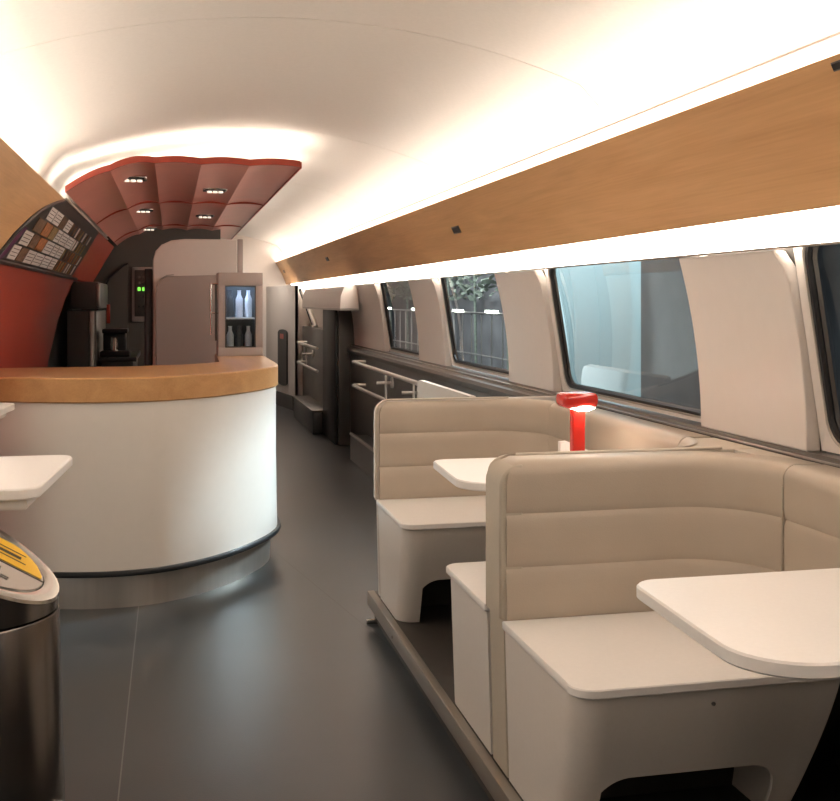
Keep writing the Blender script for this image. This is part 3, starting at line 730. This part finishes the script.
# cream screen behind bench 2, along the leaning rails
scr = B(); n_ = 10
poly = [(4.96, 0.0), (4.96, 1.005), (6.02, 1.005)] + [(y, z) for y, z in arc(6.02, .945, .06, 90, 0, 6)] + [(6.08, 0.0)]
vs = [(1.36, y, z) for y, z in poly] + [(1.39, y, z) for y, z in poly]; k = len(poly)
scr.add(vs, [tuple(range(k)), tuple(range(k, 2 * k))[::-1]] + [(i, (i + 1) % k, k + (i + 1) % k, k + i) for i in range(k)])
tag(scr.build('screen', 'shell', smooth=50), 'low cream screen standing behind the further booth bench', 'screen')

# ------------------------------------------------------------------ tables
def table_poly(x0, x1, y0, y1, rf, rb, n=10, bow=0.03):
    pts = arc(x0 + rb + bow * .6, y1 - rb, rb, 90, 180, n)
    ym = (y0 + y1) / 2
    pts += [(x0 + bow * .35, y0 + (y1 - y0) * .62), (x0 + .004, ym - .05)]
    pts += [(x0 + rf + (rf * math.cos(math.radians(a))), y0 + rf + rf * math.sin(math.radians(a))) for a in [180 + 90 * i / n for i in range(n + 1)]]
    pts += [(x1, y0), (x1, y1)]
    return pts
def booth_table(label, yc, z=0.86):
    t = thing('table', label, 'table', (1.3, yc, 0.128), 'white booth tables')
    B().prism(table_poly(.922, 1.592, yc - .285, yc + .285, .13, .06), z - .028, z, .004).build('tabletop', 'white', t)
    B().box(1.35, 1.50, yc - .05, yc + .05, .131, z - .028, .01).build('leg', 'dark', t)
    # wedge at the wall end
    b = B(); v = [(1.385, yc + .10, z), (1.59, yc + .10, z), (1.385, yc + .10, z + .075), (1.41, yc + .10, z + .078), (1.385, yc + .125, z), (1.59, yc + .125, z), (1.385, yc + .125, z + .075), (1.41, yc + .125, z + .078)]
    b.add(v, [(0, 1, 3, 2), (4, 6, 7, 5), (0, 4, 5, 1), (0, 2, 6, 4), (2, 3, 7, 6), (1, 5, 7, 3)]); b.build('upstand', 'white', t)
    return t
booth_table('nearest white booth table at the right edge', 1.885)
booth_table('white booth table carrying the red lamp', 3.70)
# tables on the left wall
lt = thing('wall_table', 'white rounded wall table at the left, above the bin', 'table', (-.6, 3.0, 1.0), 'left wall tables')
def ltab(t, x1, y0, y1, z):
    r = .05; poly = [(-.9, y0)] + [(x1 - .03 - r + r * math.cos(math.radians(a)), y0 + r + r * math.sin(math.radians(a))) for a in range(-90, 1, 15)] + [(x1 - r + r * math.cos(math.radians(a)), y1 - r + r * math.sin(math.radians(a))) for a in range(0, 91, 15)] + [(-.9, y1)]
    B().prism(poly, z - .028, z, .004).build('tabletop', 'white', t)
    b = B(); b.prism([(-.9, y0 + .01), (x1 - .06, y0 + .02), (x1 - .03, y1 - .08), (-.9, y1 - .04)], z - .055, z - .0285, .008); b.build('bracket', 'shell', t)
ltab(lt, -.272, 2.72, 3.30, 1.01)
lt2 = thing('wall_table', 'white wall table at the left edge close to the bar', 'table', (-.8, 4.8, 1.0), 'left wall tables')
ltab(lt2, -.655, 4.60, 5.04, 1.01)

# ------------------------------------------------------------------ red table lamp
lx, ly, lz = 1.405, 3.68, 0.8605
lp = thing('table_lamp', 'red table lamp with a rounded shade glowing underneath', 'lamp', (lx, ly, lz))
B().box(lx - .024, lx + .024, ly - .018, ly + .018, lz, lz + .214, .007, 3).build('pole', 'lampred', lp)
sh = B(); sh.box(lx - .066, lx + .066, ly - .045, ly + .055, lz + .212, lz + .266, .019, 4); o = sh.build('lamp_shade', 'lampred', lp, smooth=60)
gl = B(); n = 24
gl.lathe([(.001, -.016), (.03, -.014), (.05, -.006), (.055, .0)], 0, 0, 24)
gl.v = [(lx + .016 + x * .85, ly + y * .8 - .005, lz + .214 + z * .9) for x, y, z in gl.v]; gl.build('bulb', 'lampglow', o)

# ------------------------------------------------------------------ litter bin at the left
bx, by = -0.425, 2.52
bn = thing('litter_bin', 'dark steel round litter bin with a slanted lid', 'bin', (bx, by, 0))
R_ = 0.185
B().lathe([(R_ + .022, 0.0), (R_ + .022, .02), (R_ + .012, .4), (R_ + .002, .775), (R_, .78)], bx, by, 56).build('body', 'binsteel', bn)
# slant: lid rises to the left
def sh_(x, y, z): return (-x * 0.95 * 0.62 + y * 0.10) * max(0, min(1, (z - .785) / .12))
def lidz(r, x, y, z): return z
B().lathe([(R_ - .004, .782), (R_ - .001, .785), (R_ - .001, .915)], bx, by, 56, shear=sh_).build('lid', 'binsteel', bn)
B().lathe([(R_ - .002, .915), (R_ + .002, .918), (R_ + .001, .925), (R_ - .012, .928), (R_ - .03, .924), (R_ - .03, .912)], bx, by, 56, shear=sh_).build('rim', 'chrome', bn)
def lidpt(x, y, z=0.82): return (bx + x, by + y, z + .105 + sh_(x, y, 0.93))
def half(y0, y1, z, m, nm, r):
    n = 24; vs = []; rows = []
    for i in range(n + 1):
        t = -1 + 2 * i / n; x = r * math.sin(t * PI / 2) * .999; c = math.sqrt(max(0, r * r - x * x))
        a = max(-c, min(c, y0)); b = max(-c, min(c, y1)); rows.append([lidpt(x, a + (b - a) * j / 3, z) for j in range(4)])
    B().grid(rows, thick=(0, 0, -.012)).build(nm, m, bn)
half(-.2, -.004, .822, 'silver', 'flap', R_ - .032)
half(.004, .2, .822, 'silver', 'lid_plate', R_ - .032)
rows = []
for i in range(21):
    x = -.14 + .288 * i / 20; c = math.sqrt(max(0, (R_ - .035) ** 2 - x * x)); rows.append([lidpt(x, .008, .8235), lidpt(x, max(.010, min(.125, c)), .8235)])
stk = B().grid(rows).build('yellow_sticker', 'yellow', bn, smooth=0)
tx = B()
for (y_, a, b_, w) in ((.085, -.08, .108, .003), (.062, -.08, .100, .008), (.040, -.08, .112, .003)):
    tx.grid([[lidpt(a, y_ - w, .8245), lidpt(a, y_ + w, .8245)], [lidpt(b_, y_ - w, .8245), lidpt(b_, y_ + w, .8245)]])
tx.build('sticker_text', 'ink', stk, smooth=0)
for y_, a, b_, w in ((-.040, .055, .072, .006), (-.075, .075, .092, .004)):
    B().grid([[lidpt(a, y_ - w, .8245), lidpt(a, y_ + w, .8245)], [lidpt(b_, y_ - w, .8245), lidpt(b_, y_ + w, .8245)]]).build('printed_mark', 'ink', bn, smooth=0)
for z in (.38, .30):
    an = math.radians(-18); rr = R_ + .013
    o = B(); o.tube([(bx + (rr) * math.cos(an), by + rr * math.sin(an), z), (bx + (rr + .010) * math.cos(an), by + (rr + .010) * math.sin(an), z)], .006, 10); o.build('lock', 'chrome', bn); 

# ------------------------------------------------------------------ leaning rails and far right side
def rail_unit(label, y0, y1, X, z1, z2, posts):
    t = thing('leaning_rail', label, 'handrail', (X, (y0 + y1) / 2, .8), 'leaning rails on the right wall')
    B().tube([(X + .12, y1 - .02, z1), (X + .02, y1 - .01, z1), (X, y1 - .05, z1), (X, y0, z1)], 0.016, 10).build('upper_rail', 'satin', t)
    B().tube([(X + .12, y1 - .02, z2), (X + .02, y1 - .01, z2), (X, y1 - .05, z2), (X, y0, z2)], 0.016, 10).build('lower_rail', 'satin', t)
    for y in posts:
        B().tube([(X, y, z2), (X, y, z1)], .009, 8).build('post', 'satin', t)
        B().tube([(X, y + .4, (z1 + z2) / 2), (X + .13, y + .4, (z1 + z2) / 2)], .012, 8).build('bracket', 'satin', t)
        B().tube([(X + .12, y + .4, (z1 + z2) / 2), (X + .135, y + .4, (z1 + z2) / 2)], .045, 14).build('flange', 'satin', t)
    return t
# dark lower panelling
struct(B().box(1.76, 1.86, 4.95, 11.0, 0, .93, .004).build('wall_right_dado', 'darkgrey'), 'dark grey panelling below the far windows', 'panel')
rail_unit('bright leaning rail on dark wall beyond the further bench', 5.2, 9.95, 1.62, .895, .68, [6.3, 7.35, 8.35])
fb = thing('foot_step', 'dark low step with a light edge below the nearer rail', 'step', (1.7, 7.5, 0), 'low steps under the rails')
B().box(1.60, 1.755, 5.0, 9.95, 0, .225, .004).build('body', 'dark', fb)
B().box(1.592, 1.62, 5.0, 9.95, .226, .248, .004).build('edge', 'alul', fb)
# dark column
colm = thing('column', 'tall dark column between the two leaning rails', 'column', (1.7, 11.3, 0))
B().box(1.64, 1.86, 10.95, 11.02, 0, 1.37, .006).build('front', 'darkgrey', colm)
B().box(1.61, 1.86, 11.02, 11.9, 0, 1.37, .004).build('body', 'black', colm)
ob = thing('overhead_locker', 'cream overhead locker above the dark column', 'locker', (1.65, 12, 1.4))
poly = [(1.56, 1.38), (1.74, 1.38), (1.72, 1.598), (1.63, 1.598), (1.60, 1.585), (1.565, 1.50)]
xzprism(B(), poly, 10.3, 13.4).build('body', 'cream', ob)
B().box(1.565, 1.74, 10.31, 13.4, 1.36, 1.378).build('underside', 'alul', ob)
# far bay
struct(B().box(1.70, 1.86, 11.9, 14.6, 0, 1.12, .004).build('wall_right_far', 'darkgrey'))
struct(B().grid([[(1.80, y, 1.10), (1.78, y, 1.4), (1.73, y, 1.7)] for y in (11.0, 16.3)]).build('wall_right_far_upper', 'cream'))
rail_unit('small bright leaning rail far beyond the dark column', 12.0, 13.9, 1.56, .93, .68, [13.0])
f2 = thing('foot_step', 'dark low step at the far end of the aisle', 'step', (1.6, 13, 0), 'low steps under the rails')
B().box(1.50, 1.70, 11.9, 13.8, 0.0, .24, .01).build('body', 'dark', f2)
B().box(1.49, 1.70, 11.9, 13.8, .24, .262, .004).build('edge', 'alu', f2)
# leaning frame of a narrow far window
lf = bpy.data.objects.new('window_5', None); COL.objects.link(lf); lf.location = (1.75, 14.1, 1.2); struct(lf, 'narrow dark leaning window at the far end', 'window')
B().tube([(1.77, 13.75, 1.12), (1.72, 14.0, 1.35), (1.66, 14.2, 1.58)], .03, 8).build('window_frame', 'white', lf)
B().tube([(1.76, 13.95, 1.15), (1.71, 14.2, 1.37), (1.65, 14.4, 1.6)], .02, 8).build('gasket', 'black', lf)
# slanting cream wall at the end of the aisle with the black slot, and the door
ang = B(); A, Bq = Vector((1.36, 16.2)), Vector((1.60, 14.55)); dv = (Bq - A).normalized(); nv = Vector((-dv.y, dv.x))
if nv.x > 0: nv = -nv
def apt(t, z, off=0): p = A + (Bq - A) * t + nv * off; return (p.x, p.y, z)
ang.grid([[apt(0, z), apt(1, z)] for z in (0, .95, 1.0, 1.66)], thick=(.04, .0, 0))
ang.grid([[apt(1, z), (1.84, 14.55, z)] for z in (0, 1.66)])
struct(ang.build('wall_corner', 'cream', smooth=0), 'slanting cream wall beside the far door', 'wall')
ap = thing('wall_equipment', 'tall black oblong fitting with a red mark on the far wall', 'wall fitting', (1.45, 15.4, .9))
sl_ = [(0.33 + .34 * .5 * (1 + math.cos(a)), 0.66 + (0.0 if math.sin(a) < 0 else 0) ) for a in (0,)]
pts = []
for a in range(0, 181, 20): pts.append((.62 + .15 * math.cos(math.radians(a)), 1.01 + .05 * math.sin(math.radians(a))))
for a in range(180, 361, 20): pts.append((.62 + .15 * math.cos(math.radians(a)), .34 + .05 * math.sin(math.radians(a))))
k = len(pts); b = B(); b.add([apt(t, z, .02) for t, z in pts] + [apt(t, z, .0) for t, z in pts], [tuple(range(k))] + [(i, (i + 1) % k, k + (i + 1) % k, k + i) for i in range(k)]); b.build('body', 'black', ap)
b = B(); b.grid([[apt(t, z, .024) for t in (.56, .68)] for z in (.93, 1.0)]); b.build('red_mark', 'red', ap)
b = B(); b.grid([[apt(t, z, .012) for t in (.15, .98)] for z in (.0, .19)], thick=(-.01, 0, 0)); b.build('dark_base', 'dark', ap)
d2 = bpy.data.objects.new('door_2', None); COL.objects.link(d2); d2.location = (1.15, 16.27, 0); struct(d2, 'cream end door with a long dark handle', 'door')
dlf = B().box(1.0, 1.27, 16.25, 16.29, 0, 1.85, .01).build('door_leaf', 'cream', d2)
B().box(1.275, 1.305, 16.24, 16.29, 0.0, 1.80).build('door_gap', 'black', d2)
B().tube([(1.10, 16.23, 1.75), (1.15, 16.22, 1.72), (1.16, 16.22, 1.6), (1.16, 16.22, 1.05), (1.14, 16.22, .98)], .012, 8).build('door_handle', 'black', dlf)

# small dark vents in the right wood panel
v0 = None
for i, (s, y) in enumerate(((.50, 6.08), (.07, 2.27), (.42, 11.3), (.45, 15.8))):
    x, z = rwd(s)
    if v0 is None:
        v0 = thing('panel_vent', '', 'vent', (0, 0, 0), 'small vents in the right wood panel')
        B().box(-.003, .002, -.075, .075, -.022, .022, .001).build('frame', 'darkgrey', v0)
        B().box(-.005, -.003, -.068, .068, -.015, .015).build('grille', 'black', v0); o = v0
    else: o = copy_tree(v0)
    o.scale = (1, .35, .5) if i == 1 else (1, 1, 1)
    o.location = (x - .003, y, z); o.rotation_euler = (0, -math.atan(.16 / .327) * -1 * -1, 0)
    o['label'] = ['small dark vent midway along the right wood panel', 'small dark vent at the near end of the right wood panel', 'small dark vent far down the right wood panel', 'small dark vent at the far end of the right wood panel'][i]

# ------------------------------------------------------------------ outside the windows
pf = B().box(2.3, 30, -10, 60, -1.1, -1.0); struct(pf.build('ground', 'concrete'))
hd = thing('hoarding', 'pale blue hoarding lit beyond the second window', 'hoarding', (5.2, 13, -1))
B().box(5.2, 5.3, 10.6, 15.2, -1, 4.2).build('board', 'hoard', hd)
B().box(5.22, 5.3, 15.2, 15.35, -1, 4.2).build('post', 'concrete', hd)
tag(B().box(6.6, 6.8, -4, 60, -1, 7).build('station_wall', 'darkwall'), 'dark station wall outside the windows', 'wall')
tag(B().box(4.6, 5.2, 8.9, 10.28, -1, 5).build('concrete_pillar', 'concrete'), 'grey concrete pillar beyond the second window', 'pillar')
area_light('outside_fill', (3.4, 13.0, 3.9), (0, math.radians(-50), 0), .3, 3.5, 120, (0.80, 0.94, 1.0))  # unseen area light added to brighten the blue hoarding
fe = thing('platform_fence', 'thin metal fence outside the third window', 'fence', (4.5, 20, -1))
B().tube([(5.0, 15.6, 1.25), (5.0, 32, 1.25)], .02, 6).build('top_rail', 'alul', fe)
B().tube([(5.0, 15.6, .55), (5.0, 32, .55)], .015, 6).build('lower_rail', 'alul', fe)
for k in range(28): B().tube([(5.0, 15.7 + k * .6, -1), (5.0, 15.7 + k * .6, 1.25)], .012, 6).build('post', 'alul', fe)
for k, y in enumerate((16.6, 18.7, 22.2, 25.2)):  # glowing strips stand in for reflections of interior lamps
    tag(B().box(4.96, 5.02, y, y + .55, 1.265, 1.30).build('lamp_glint', 'tube'), 'glowing strip on the fence imitating a lamp reflection, the %s from the near end' % ['first', 'second', 'third', 'fourth'][k], 'light', 'imitated lamp reflections')
tree = B()
for k in range(1500):
    x, y, z = random.uniform(6.15, 6.40), random.uniform(15.0, 34), random.uniform(1.5, 3.4); a = random.uniform(0, PI); r = random.uniform(.05, .14)
    d1 = Vector((math.cos(a), math.sin(a), random.uniform(-1, 1))).normalized() * r; d2 = Vector((random.uniform(-1, 1), random.uniform(-1, 1), random.uniform(-1, 1))).normalized() * r * .6
    c_ = Vector((x, y, z)); tree.add([c_ - d1, c_ + d2, c_ + d1, c_ - d2], [(0, 1, 2, 3)])
for k in range(8): tree.tube([(6.3, 15.5 + k * 2.3, -1), (6.3, 15.7 + k * 2.3, 2.6)], .03, 6)
tag(tree.build('foliage', 'leaf', smooth=0), 'leafy branches above the platform outside the far windows', 'foliage', kind='stuff')
area_light('outside_fill', (4.0, 20, 4.5), (0, math.radians(-60), 0), .6, 10, 500, (0.95, 0.97, 1.0))  # unseen area light added to lift the station wall and leaves

# unseen cool light added outside, aimed through the windows at the bar side
dv_ = Vector((0.62, 6.35, 0.65)) - Vector((4.6, 7.6, 3.15))
area_light('outside_fill', (4.6, 7.6, 3.15), dv_.to_track_quat('-Z', 'Y').to_euler(), .4, .9, 15, (0.74, 0.90, 1.0), 40)
